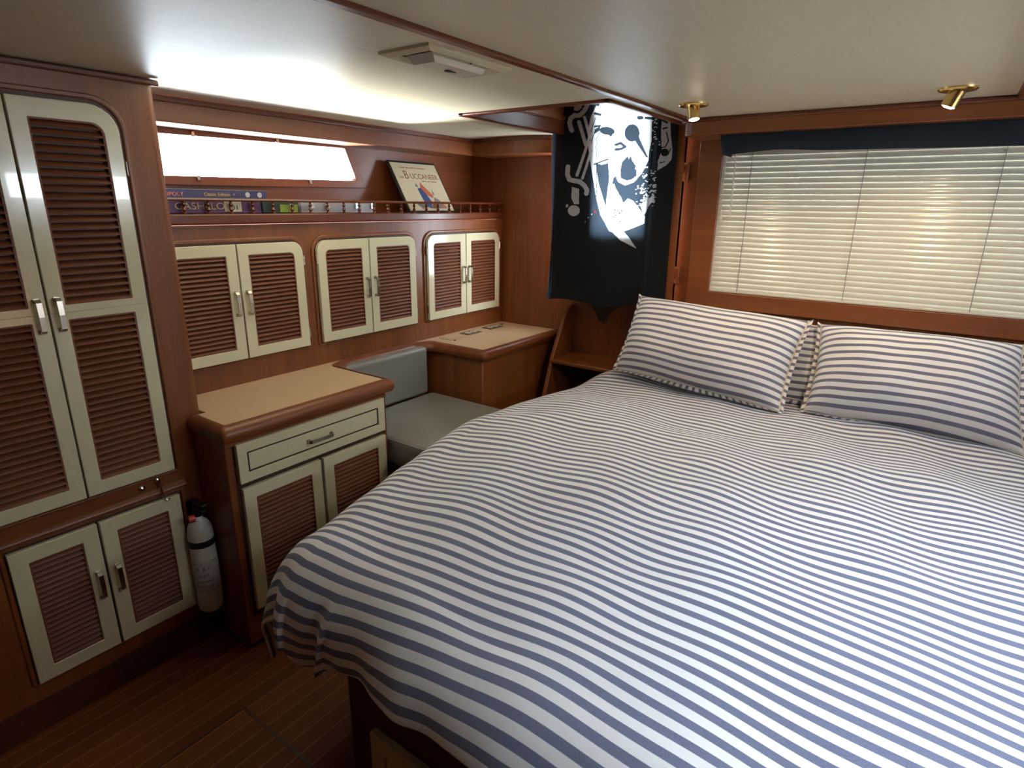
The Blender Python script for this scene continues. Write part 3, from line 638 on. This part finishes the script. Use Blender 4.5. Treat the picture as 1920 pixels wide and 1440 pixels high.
    for x, y in ((1112,402),(1105,408),(1099,416)): ell((x-1030)*3.512, (y-170)*3.512, 3, 4.5, 1, .4)
    return W, X0, X1, Z0, Z1, NX, NZ
W, X0, X1, Z0, Z1, NX, NZ = raster_flag()
xs = np.linspace(0, 1, NX+1); zs = np.linspace(0, 1, NZ+1)
gx, gz = np.meshgrid(xs, zs)
X = X0+(X1-X0)*gx; Z = Z0+(Z1-Z0)*gz
X = X+(.025*(1-np.clip((Z-1.1)/.9, 0, 1)))*-(1-gx)*1.0+.012*np.sin(Z*6)*(gx < .02)
Z = Z+(1-np.clip((Z-1.1)/.3, 0, 1))*(.020*gx+.010*np.sin(gx*9)-.012)
Y = 2.704+.008*np.sin(gx*8+.7)*(1-.3*gz)+.005*np.sin(gx*21+gz*3) + np.where(gx > .84, .012*((gx-.84)/.16)**1.2, 0)-.010*np.exp(-((gx-.835)/.012)**2)
verts = np.stack([X, Y, Z], -1).reshape(-1, 3)
ii = np.arange(NZ)[:, None]*(NX+1)+np.arange(NX)[None, :]
faces = np.stack([ii, ii+1, ii+NX+2, ii+NX+1], -1).reshape(-1, 4)
me = bpy.data.meshes.new('pirate_flag'); me.from_pydata(verts.tolist(), [], faces.tolist())
for n_ in ('flag_black', 'flag_white', 'flag_red'): me.materials.append(MATS[n_])
me.polygons.foreach_set('material_index', W.reshape(-1).astype(np.int32)); me.shade_smooth()
fl = bpy.data.objects.new('pirate_flag', me); COL.objects.link(fl)
tag(fl, 'black pirate flag with white skull and sword hanging in front of a bright window', 'flag')
MB().tube([(-1.73, 2.70, 2.30), (-1.0, 2.70, 2.30)], .008, 8).build('hanging_rod', 'teak_dark', fl)
# companionway ladder
ld = thing('ladder', 'wooden companionway step ladder below the pirate flag, beside the corner cabinet', 'ladder', (-1.4, 2.8, 0))
SP = [(2.935, 0), (2.935, 1.02), (2.90, 1.015), (2.855, .985), (2.80, .925), (2.735, .745), (2.40, .42), (2.33, .0)]
SP = [(2.935, 0), (2.935, 1.015), (2.905, 1.010), (2.865, .990), (2.835, .960), (2.725, .765), (2.63, .50), (2.50, .20), (2.40, 0)]
for xx in (-1.695, -1.19):
    MB().prism(SP, xx, xx+.022, lambda p, q, a: (a, p, q)).build('side_board', 'teak', ld, bevel=.004)
for zz, yy in ((.745, 2.684), (.50, 2.67), (.25, 2.67)):
    MB().box(-1.673, -1.19, yy, 2.935, zz-.022, zz).build('tread', 'teak_x', ld, bevel=.006)
MB().box(-1.673, -1.19, 2.925, 2.938, 0, .723).build('back_board', 'groove_dark', ld)
# water stain on the bulkhead under the flag
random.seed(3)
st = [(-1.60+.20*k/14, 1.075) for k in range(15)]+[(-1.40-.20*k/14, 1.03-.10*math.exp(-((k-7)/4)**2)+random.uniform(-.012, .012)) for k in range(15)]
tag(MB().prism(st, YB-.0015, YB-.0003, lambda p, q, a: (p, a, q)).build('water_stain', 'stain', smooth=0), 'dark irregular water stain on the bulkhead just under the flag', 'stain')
# handrail on the corner beside the flag
hr = thing('handrail', 'varnished vertical wooden grab rail between the flag and the blinds', 'handrail', (-1.06, YW, 1.2))
MB().tube([(-1.056, YW-.004, 1.225), (-1.056, YW-.030, 1.24), (-1.056, YW-.045, 1.27), (-1.056, YW-.046, 1.48), (-1.056, YW-.045, 1.685), (-1.056, YW-.030, 1.712), (-1.056, YW-.004, 1.722)], [.012, .0125, .0125, .0125, .0125, .0125, .012], 14).build('rail', 'teak', hr)
for zz in (1.235, 1.70): MB().box(-1.074, -1.030, YW-.014, YW, zz-.04, zz+.04).build('mount', 'teak', hr, bevel=.005)
# ------------------------------------------------------------------ venetian blind, navy pelmet
vb = thing('venetian_blind', 'closed cream venetian blind filling the wide window behind the pillows', 'blind', (-.2, YW, 1.18))
mb = MB(); ns = 27; zz0 = 1.192; pitch = (1.775-zz0)/(ns-1)
for k in range(ns):
    zc = zz0+k*pitch; prof = []
    for i in range(7):
        a = -1+i/3; prof.append((YW-.010-.0030*(1-a*a)+a*.0046, zc+a*.0142))
    prof += [(y_+.0006, z_) for y_, z_ in prof[::-1]]
    dz = 0
    mb.prism(prof, -.8795, 1.0195, lambda p, q, a: (a, p, q))
mb.build('slats', 'blind_vinyl', vb, smooth=50)
MB().box(-.876, 1.016, YW-.021, YW-.001, 1.778, 1.798).build('headrail', 'blind_vinyl', vb, bevel=.002)
MB().box(-.879, 1.019, YW-.018, YW-.001, 1.1755, 1.186).build('bottom_rail', 'blind_vinyl', vb, bevel=.003)
for xx in (-.755, -.33, .093, .52, .90):
    MB().tube([(xx, YW-.0175, 1.185), (xx, YW-.0175, 1.78)], .0015, 6).build('ladder_cord', 'print_grey', vb)
MB().tube([(-.822, YW-.030, 1.775), (-.818, YW-.030, 1.51)], .0030, 8).build('tilt_wand', 'cord', vb)
MB().tube([(-.862, YW-.028, 1.775), (-.860, YW-.028, 1.52)], .0012, 6).build('pull_cord', 'cord', vb)
MB().lathe([(0, 0), (.007, .002), (.0075, .010), (.004, .026), (.002, .032), (0, .032)], 12, Matrix.Translation((-.860, YW-.028, 1.492))).build('tassel', 'cord', vb)
nx = 60; mb = MB(); zt_ = 1.832
low = lambda x: 1.7535+.010*math.exp(-((x+.60)/.12)**2)-.004*math.exp(-((x+.80)/.03)**2)-.016*max(0, (x+.35))*1.0
for j in range(7):
    for i in range(nx+1):
        x = -.838+(XR+.838-.02)*i/nx; t_ = j/6; z = zt_+(low(x)-zt_)*t_
        mb.v.append((x+.018*t_*(i == 0), 2.605-.020*math.sin(t_*PI*.6)-.004*math.sin(x*16)*t_, z))
mb.f = [(j*(nx+1)+i, j*(nx+1)+i+1, (j+1)*(nx+1)+i+1, (j+1)*(nx+1)+i) for j in range(6) for i in range(nx)]
o = mb.build('curtain_pelmet', 'navy_cloth', smooth=80); tag(o, 'dark navy fabric pelmet hanging under the wooden beam over the blind', 'curtain')
sm = o.modifiers.new('thick', 'SOLIDIFY'); sm.thickness = .003
mb = MB(); mb.add([(-.842, 2.605, 1.830), (-.842, 2.785, 1.830), (-.846, 2.785, 1.755), (-.828, 2.60, 1.755)], [(0, 1, 2, 3)]); r_ = mb.build('return_end', 'navy_cloth', o)
r_.modifiers.new('thick', 'SOLIDIFY').thickness = .002
# ------------------------------------------------------------------ ceiling reading lights and ceiling vent
def spot(x, y, lab, tilt, aim):
    t = thing('ceiling_spotlight', lab, 'light', (x, y, ZC), 0, 'brass reading lights in the ceiling')
    MB().lathe([(0, ZC-.001), (.030, ZC-.008), (.046, ZC-.008), (.050, ZC-.004), (.050, ZC), (0, ZC)][::-1], 28, Matrix.Translation((x, y, 0))).build('flange', 'brass', t)
    M = Matrix.Translation((x, y, ZC-.006)) @ Matrix.Rotation(tilt[0], 4, 'X') @ Matrix.Rotation(tilt[1], 4, 'Y')
    MB().lathe([(.014, -.046), (.0215, -.046), (.021, -.020), (.022, .0), (.014, .0)], 24, M).build('barrel', 'brass', t)
    MB().lathe([(0, -.050), (.010, -.0495), (.0175, -.046), (.0185, -.042), (0, -.041)], 20, M).build('bulb', 'bulb', t)
    l = bpy.data.lights.new('reading_lamp', 'SPOT'); l.energy = 10; l.color = (1, .72, .42); l.spot_size = math.radians(140); l.spot_blend = .7; l.shadow_soft_size = .018
    lo = bpy.data.objects.new('reading_lamp', l); COL.objects.link(lo); lo.location = M @ Vector((0, 0, -.056)); lo.rotation_euler = aim.to_track_quat('-Z', 'Y').to_euler()
spot(-.817, 2.199, 'left brass ceiling spotlight, lit, near the flag', (-.10, -.20), Vector((.05, .10, -1)))
spot(-.069, 2.319, 'right brass ceiling spotlight, lit, above the second pillow', (.05, .35), Vector((-.12, .12, -1)))
cv = thing('ceiling_vent', 'cream plastic light or vent fitting set in the side ceiling', 'vent', (-1.1, 1.24, ZC))
def rloop(x0, y0, x1, y1, z): return [(x0, y0, z), (x1, y0, z), (x1, y1, z), (x0, y1, z)]
mb = MB(); LS = [rloop(-1.180, 1.085, -1.015, 1.400, ZC), rloop(-1.178, 1.087, -1.017, 1.398, ZC-.006), rloop(-1.165, 1.105, -1.030, 1.380, ZC-.012), rloop(-1.150, 1.130, -1.045, 1.355, ZC-.004)]
for L_ in LS: mb.v += L_
for k in range(3):
    for i in range(4): mb.f.append((k*4+i, k*4+(i+1) % 4, k*4+4+(i+1) % 4, k*4+4+i))
mb.build('frame', 'cream', cv, smooth=0)
mb = MB(); mb.add(rloop(-1.140, 1.140, -1.055, 1.345, ZC-.004)+rloop(-1.132, 1.155, -1.062, 1.330, ZC-.022), [(4, 5, 6, 7)]+[(i, (i+1) % 4, 4+(i+1) % 4, 4+i) for i in range(4)]); mb.build('lens', 'outlet_ivory', cv, smooth=0)
MB().box(-1.106, -1.094, 1.236, 1.254, ZC-.0255, ZC-.022).box(-1.102, -1.098, 1.254, 1.272, ZC-.0245, ZC-.022).build('latch', 'black', cv, bevel=.001)
MB().lathe([(0, 0), (.003, 0), (.003, .002), (0, .002)], 10, Matrix.Translation((-1.048, 1.27, ZC-.009))).build('screw', 'black', cv)
# ------------------------------------------------------------------ bed
bd = thing('bed', 'double berth with dark wooden drawer base under the striped duvet', 'bed', (-.3, 1.7, 0))
MB().box(-1.00, .34, .725, 2.795, .0, .46).build('base', 'base_wood', bd, bevel=.004)
cushion(-1.14, .42, .80, 2.74, .462, .66, 'mattress', bd, 'white_cloth', .05)
mb = MB(); ring(mb, rrect(-.905, .10, -.30, .365, [.003]*4), rrect(-.860, .145, -.345, .320, [.003]*4), .705, .7235); mb.build('drawer', 'cream', bd, bevel=.002)
mb = MB(); mb.box(-.855, -.350, .709, .7235, .150, .315); mb.build('drawer_panel', 'cream', bd)
# duvet: cloth coordinates -> drape with rounded edges and a radial corner
def sm(a, b_, x): t_ = min(1, max(0, (x-a)/(b_-a))); return t_*t_*(3-2*t_)
RF, RS_ = .17, .19
def prof(d, r, fl=-.06):      # arc length past the edge -> (horizontal, drop)
    if d <= 0: return d, 0
    q = r*PI/2
    if d < q: return r*math.sin(d/r), r*(1-math.cos(d/r))
    return r+fl*(d-q), r+(d-q)*.998
def top_z(x, y):
    z = .765+.020*math.sin((x+1.3)*1.85)-.030*sm(1.7, 2.5, y)+.050*math.exp(-((x+1.22)/.16)**2-((y-2.66)/.20)**2)
    z += .0065*math.sin(3.1*y+4.2*x)+.005*math.sin(7*x-5.3*y+1)+.0035*math.sin(13*y+6*x)
    z += .010*math.exp(-((y-2.05-.10*math.sin(3*x))/.10)**2)*sm(-1.1, -.6, x)+.007*math.exp(-((y-1.58+.25*(x+.5))/.055)**2)*math.exp(-((x+.25)/.35)**2)
    z += .003*math.sin(9*y+11*x+2*math.sin(5*x))+.002*math.sin(23*y-9*x+1.5*math.sin(7*x))+.003*math.sin(19*x+6*y)
    z += .016*math.exp(-((y-2.46)/.12)**2)*sm(-.8, -.2, x)
    return z
def YEf(s): return .835-.115*sm(-1.05, -.40, s)
def Lhem(s): return .275-.075*sm(-.95, -.5, s)+.085*math.exp(-((s+1.07)/.10)**2)+.004*math.sin(s*14)
def edgeL(y): return -1.12-.225*sm(.60, 1.75, y)+.125*sm(2.05, 2.75, y)
def duvet_pt(s, v):
    # s: cloth x, v: cloth y ; left edge eL, foot edge YE
    YE = YEf(s); yy = max(v, YE); eL = edgeL(yy); a = eL-s; b_ = YE-v
    ca, cb = max(0, a), max(0, b_)
    sh_ = .022*math.exp(-max(0, s-eL)/.16)+.016*math.exp(-max(0, v-YE)/.16)
    if ca == 0 and cb == 0: return s, v, top_z(s, v)-sh_
    z0 = top_z(max(s, eL), max(v, YE))
    rho = (ca**2.5+cb**2.5)**(1/2.5); th = math.atan2(ca, cb)
    r = RF+(RS_-RF)*math.sin(th)**2
    h, dr_ = prof(rho, r, -.06+.18*sm(0, .7, th))
    k_ = sm(.10, .36, rho); rip = 0
    tr = 0
    if ca > 0: tr = sm(0, .25, ca)
    if cb > 0:
        rip += (1-tr)*(.008*math.sin(s*17+1.2)+.008*math.sin(s*29+v*6)+.004*math.sin(s*51+v*20))*k_
        # the sharp vertical fold by the corner
        f_ = s-(-.985-.14*(cb-.2)); rip += .030*k_*math.exp(-(f_/.030)**2)*(1 if f_ < 0 else .35)-.018*k_*math.exp(-((f_+.05)/.026)**2)
    if ca > 0: rip += sm(0, .3, ca/(cb+.01))*.012*math.sin(v*15)*k_
    if ca > 0 and cb > 0: rip += (.012*math.sin(th*9.0+.6))*k_
    h += rip
    x = max(s, eL)-h*math.sin(th); y = max(v, YE)-h*math.cos(th)
    return x, y, z0-sh_-dr_
NS, NV, NB = 320, 340, 70
sx0, sx1, v1 = -1.60, .52, 2.665
mb = MB(); uvs = []
for j in range(NV+1):
    for i in range(NS+1):
        s = sx0+(sx1-sx0)*i/NS; ye = YEf(s)
        vv = ye-(1-j/NB)*Lhem(s) if j < NB else ye+(v1-ye)*(j-NB)/(NV-NB)
        x, y, z = duvet_pt(s, vv)
        mb.v.append((x, y, z)); uvs.append((s, vv+.010*math.sin(s*3.3+1.1*vv)+.005*math.sin(s*8.1-vv*5)+.003*math.sin(vv*17+s*2)+.0015*math.sin(s*21+vv*9)))
mb.f = [(j*(NS+1)+i, j*(NS+1)+i+1, (j+1)*(NS+1)+i+1, (j+1)*(NS+1)+i) for j in range(NV) for i in range(NS)]
def cloth_obj(mb, uvs, name, mat, parent=None, thick=0):
    me = bpy.data.meshes.new(name); vs = mb.v
    if parent is not None: inv_ = wm(parent).inverted(); vs = [tuple(inv_ @ Vector(p)) for p in vs]
    me.from_pydata(vs, [], mb.f); me.materials.append(MATS[mat])
    ul = me.uv_layers.new(name='cloth'); li = np.empty(len(me.loops), np.int32); me.loops.foreach_get('vertex_index', li)
    ul.data.foreach_set('uv', np.array(uvs, np.float32)[li].reshape(-1)); me.shade_smooth()
    o = bpy.data.objects.new(name, me); COL.objects.link(o)
    if parent is not None: o.parent = parent
    if thick: s_ = o.modifiers.new('thick', 'SOLIDIFY'); s_.thickness = thick; s_.offset = -1
    return o
dv = cloth_obj(mb, uvs, 'duvet', 'duvet_stripe', thick=.006)
tag(dv, 'blue and white striped duvet spread over the whole bed', 'duvet')
# turned-under corner showing the plain lining
mb = MB(); uv2 = []; na, nb = 28, 20
for j in range(nb+1):
    for i in range(na+1):
        a = i/na; b_ = j/nb; ang = PI*.95-a*2.3
        rr = .042-.012*b_*b_
        mb.v.append((-1.045+rr*math.cos(ang)-.015*b_, .735-rr*math.sin(ang)*.7, .560-.150*b_*(1-.25*a)-.01*math.sin(a*6)*b_)); uv2.append((a*.1, b_*.12))
mb.f = [(j*(na+1)+i, j*(na+1)+i+1, (j+1)*(na+1)+i+1, (j+1)*(na+1)+i) for j in range(nb) for i in range(na)]
fo = cloth_obj(mb, uv2, 'lining_corner', 'white_cloth', dv, thick=.004)
# pillows
def pillow(lab, BL, BR, TR, TL, tf, tb, seed, phase=0, group='striped pillows against the window'):
    random.seed(seed); BL, BR, TR, TL = map(Vector, (BL, BR, TR, TL)); cen = (BL+BR+TR+TL)/4
    t = thing('pillow', lab, 'pillow', tuple((BL+BR)/2), 0, group)
    nrm = ((BR-BL).cross(TL-BL)).normalized()
    if nrm.y > 0: nrm = -nrm
    W_, Hh = ((BR-BL).length+(TR-TL).length)/2, ((TL-BL).length+(TR-BR).length)/2
    n1, n2 = 84, 60; mb = MB(); uvs = []
    def base(s, q):
        # pull the edge middles in a little
        a, b_ = (s+1)/2, (q+1)/2; pin = .022
        a2 = .5+(a-.5)*(1-pin*2*(1-q*q)*(abs(s)**3)); b2 = .5+(b_-.5)*(1-.05*(1-s*s)*(abs(q)**3))
        return (BL*(1-a2)+BR*a2)*(1-b2)+(TL*(1-a2)+TR*a2)*b2
    def thk(s, q): return max(0, (1-abs(s)**3.6))**.62*max(0, (1-abs(q)**2.8))**.60
    for side, T in ((1, tf), (-1, tb)):
        o_ = len(mb.v)
        for j in range(n2+1):
            q = -1+2*j/n2; q = math.sin(q*PI/2)
            for i in range(n1+1):
                s = -1+2*i/n1; s = math.sin(s*PI/2)
                k = thk(s, q); wr = .004*math.sin(s*7+q*3+seed)+.003*math.sin(s*13-q*6+seed*2)
                P = base(s, q)+nrm*side*(T*k+wr*k)+Vector((0, 0, .018*k if side > 0 else 0))
                mb.v.append(tuple(P)); uvs.append((s*W_/2, (q*Hh/2*1.02)+phase+.004*math.sin(s*4+seed)))
        F_ = [(o_+j*(n1+1)+i, o_+j*(n1+1)+i+1, o_+(j+1)*(n1+1)+i+1, o_+(j+1)*(n1+1)+i) for j in range(n2) for i in range(n1)]
        mb.f += F_ if side > 0 else [f[::-1] for f in F_]
    cloth_obj(mb, uvs, 'cover', 'pillow_stripe', t)
    rim = [base(-1, q) for q in np.linspace(1, -1, 30)]+[base(s, -1) for s in np.linspace(-1, 1, 60)[1:]]+[base(1, q) for q in np.linspace(-1, 1, 30)[1:]]
    MB().tube([tuple(p) for p in rim], .0042, 8).build('piping', 'outlet_ivory', t)
    # narrow striped flange outside the piping
    fm = MB(); fu = []; N_ = len(rim); acc = 0
    for i, p in enumerate(rim):
        d = (p-cen); d = (d-nrm*d.dot(nrm)).normalized(); wv = .0045*math.sin(i*1.9)
        e = p+d*.020+nrm*wv
        if e.z < .762: e.z = .762
        fm.v += [tuple(p), tuple(e)]; acc += (rim[i]-rim[i-1]).length if i else 0; fu += [(0, acc), (.02, acc)]
    fm.f = [(2*i, 2*i+1, 2*i+3, 2*i+2) for i in range(N_-1)]
    cloth_obj(fm, fu, 'flange', 'pillow_stripe', t, thick=.002)
    return t
pillow('left striped pillow, leaning on the wooden window sill by the flag', (-1.213, 2.550, .800), (-.450, 2.470, .765), (-.430, 2.712, 1.100), (-1.165, 2.685, 1.138), .150, .020, 1)
pillow('right striped pillow, at the edge of the picture under the blind', (-.368, 2.540, .765), (.318, 2.510, .765), (.262, 2.712, 1.098), (-.380, 2.712, 1.092), .150, .020, 4, phase=.008)
pillow('striped pillow mostly hidden, seen only in the gap between the two others', (-.66, 2.620, .775), (-.12, 2.620, .775), (-.12, 2.752, 1.085), (-.66, 2.752, 1.085), .014, .010, 9, phase=.004)
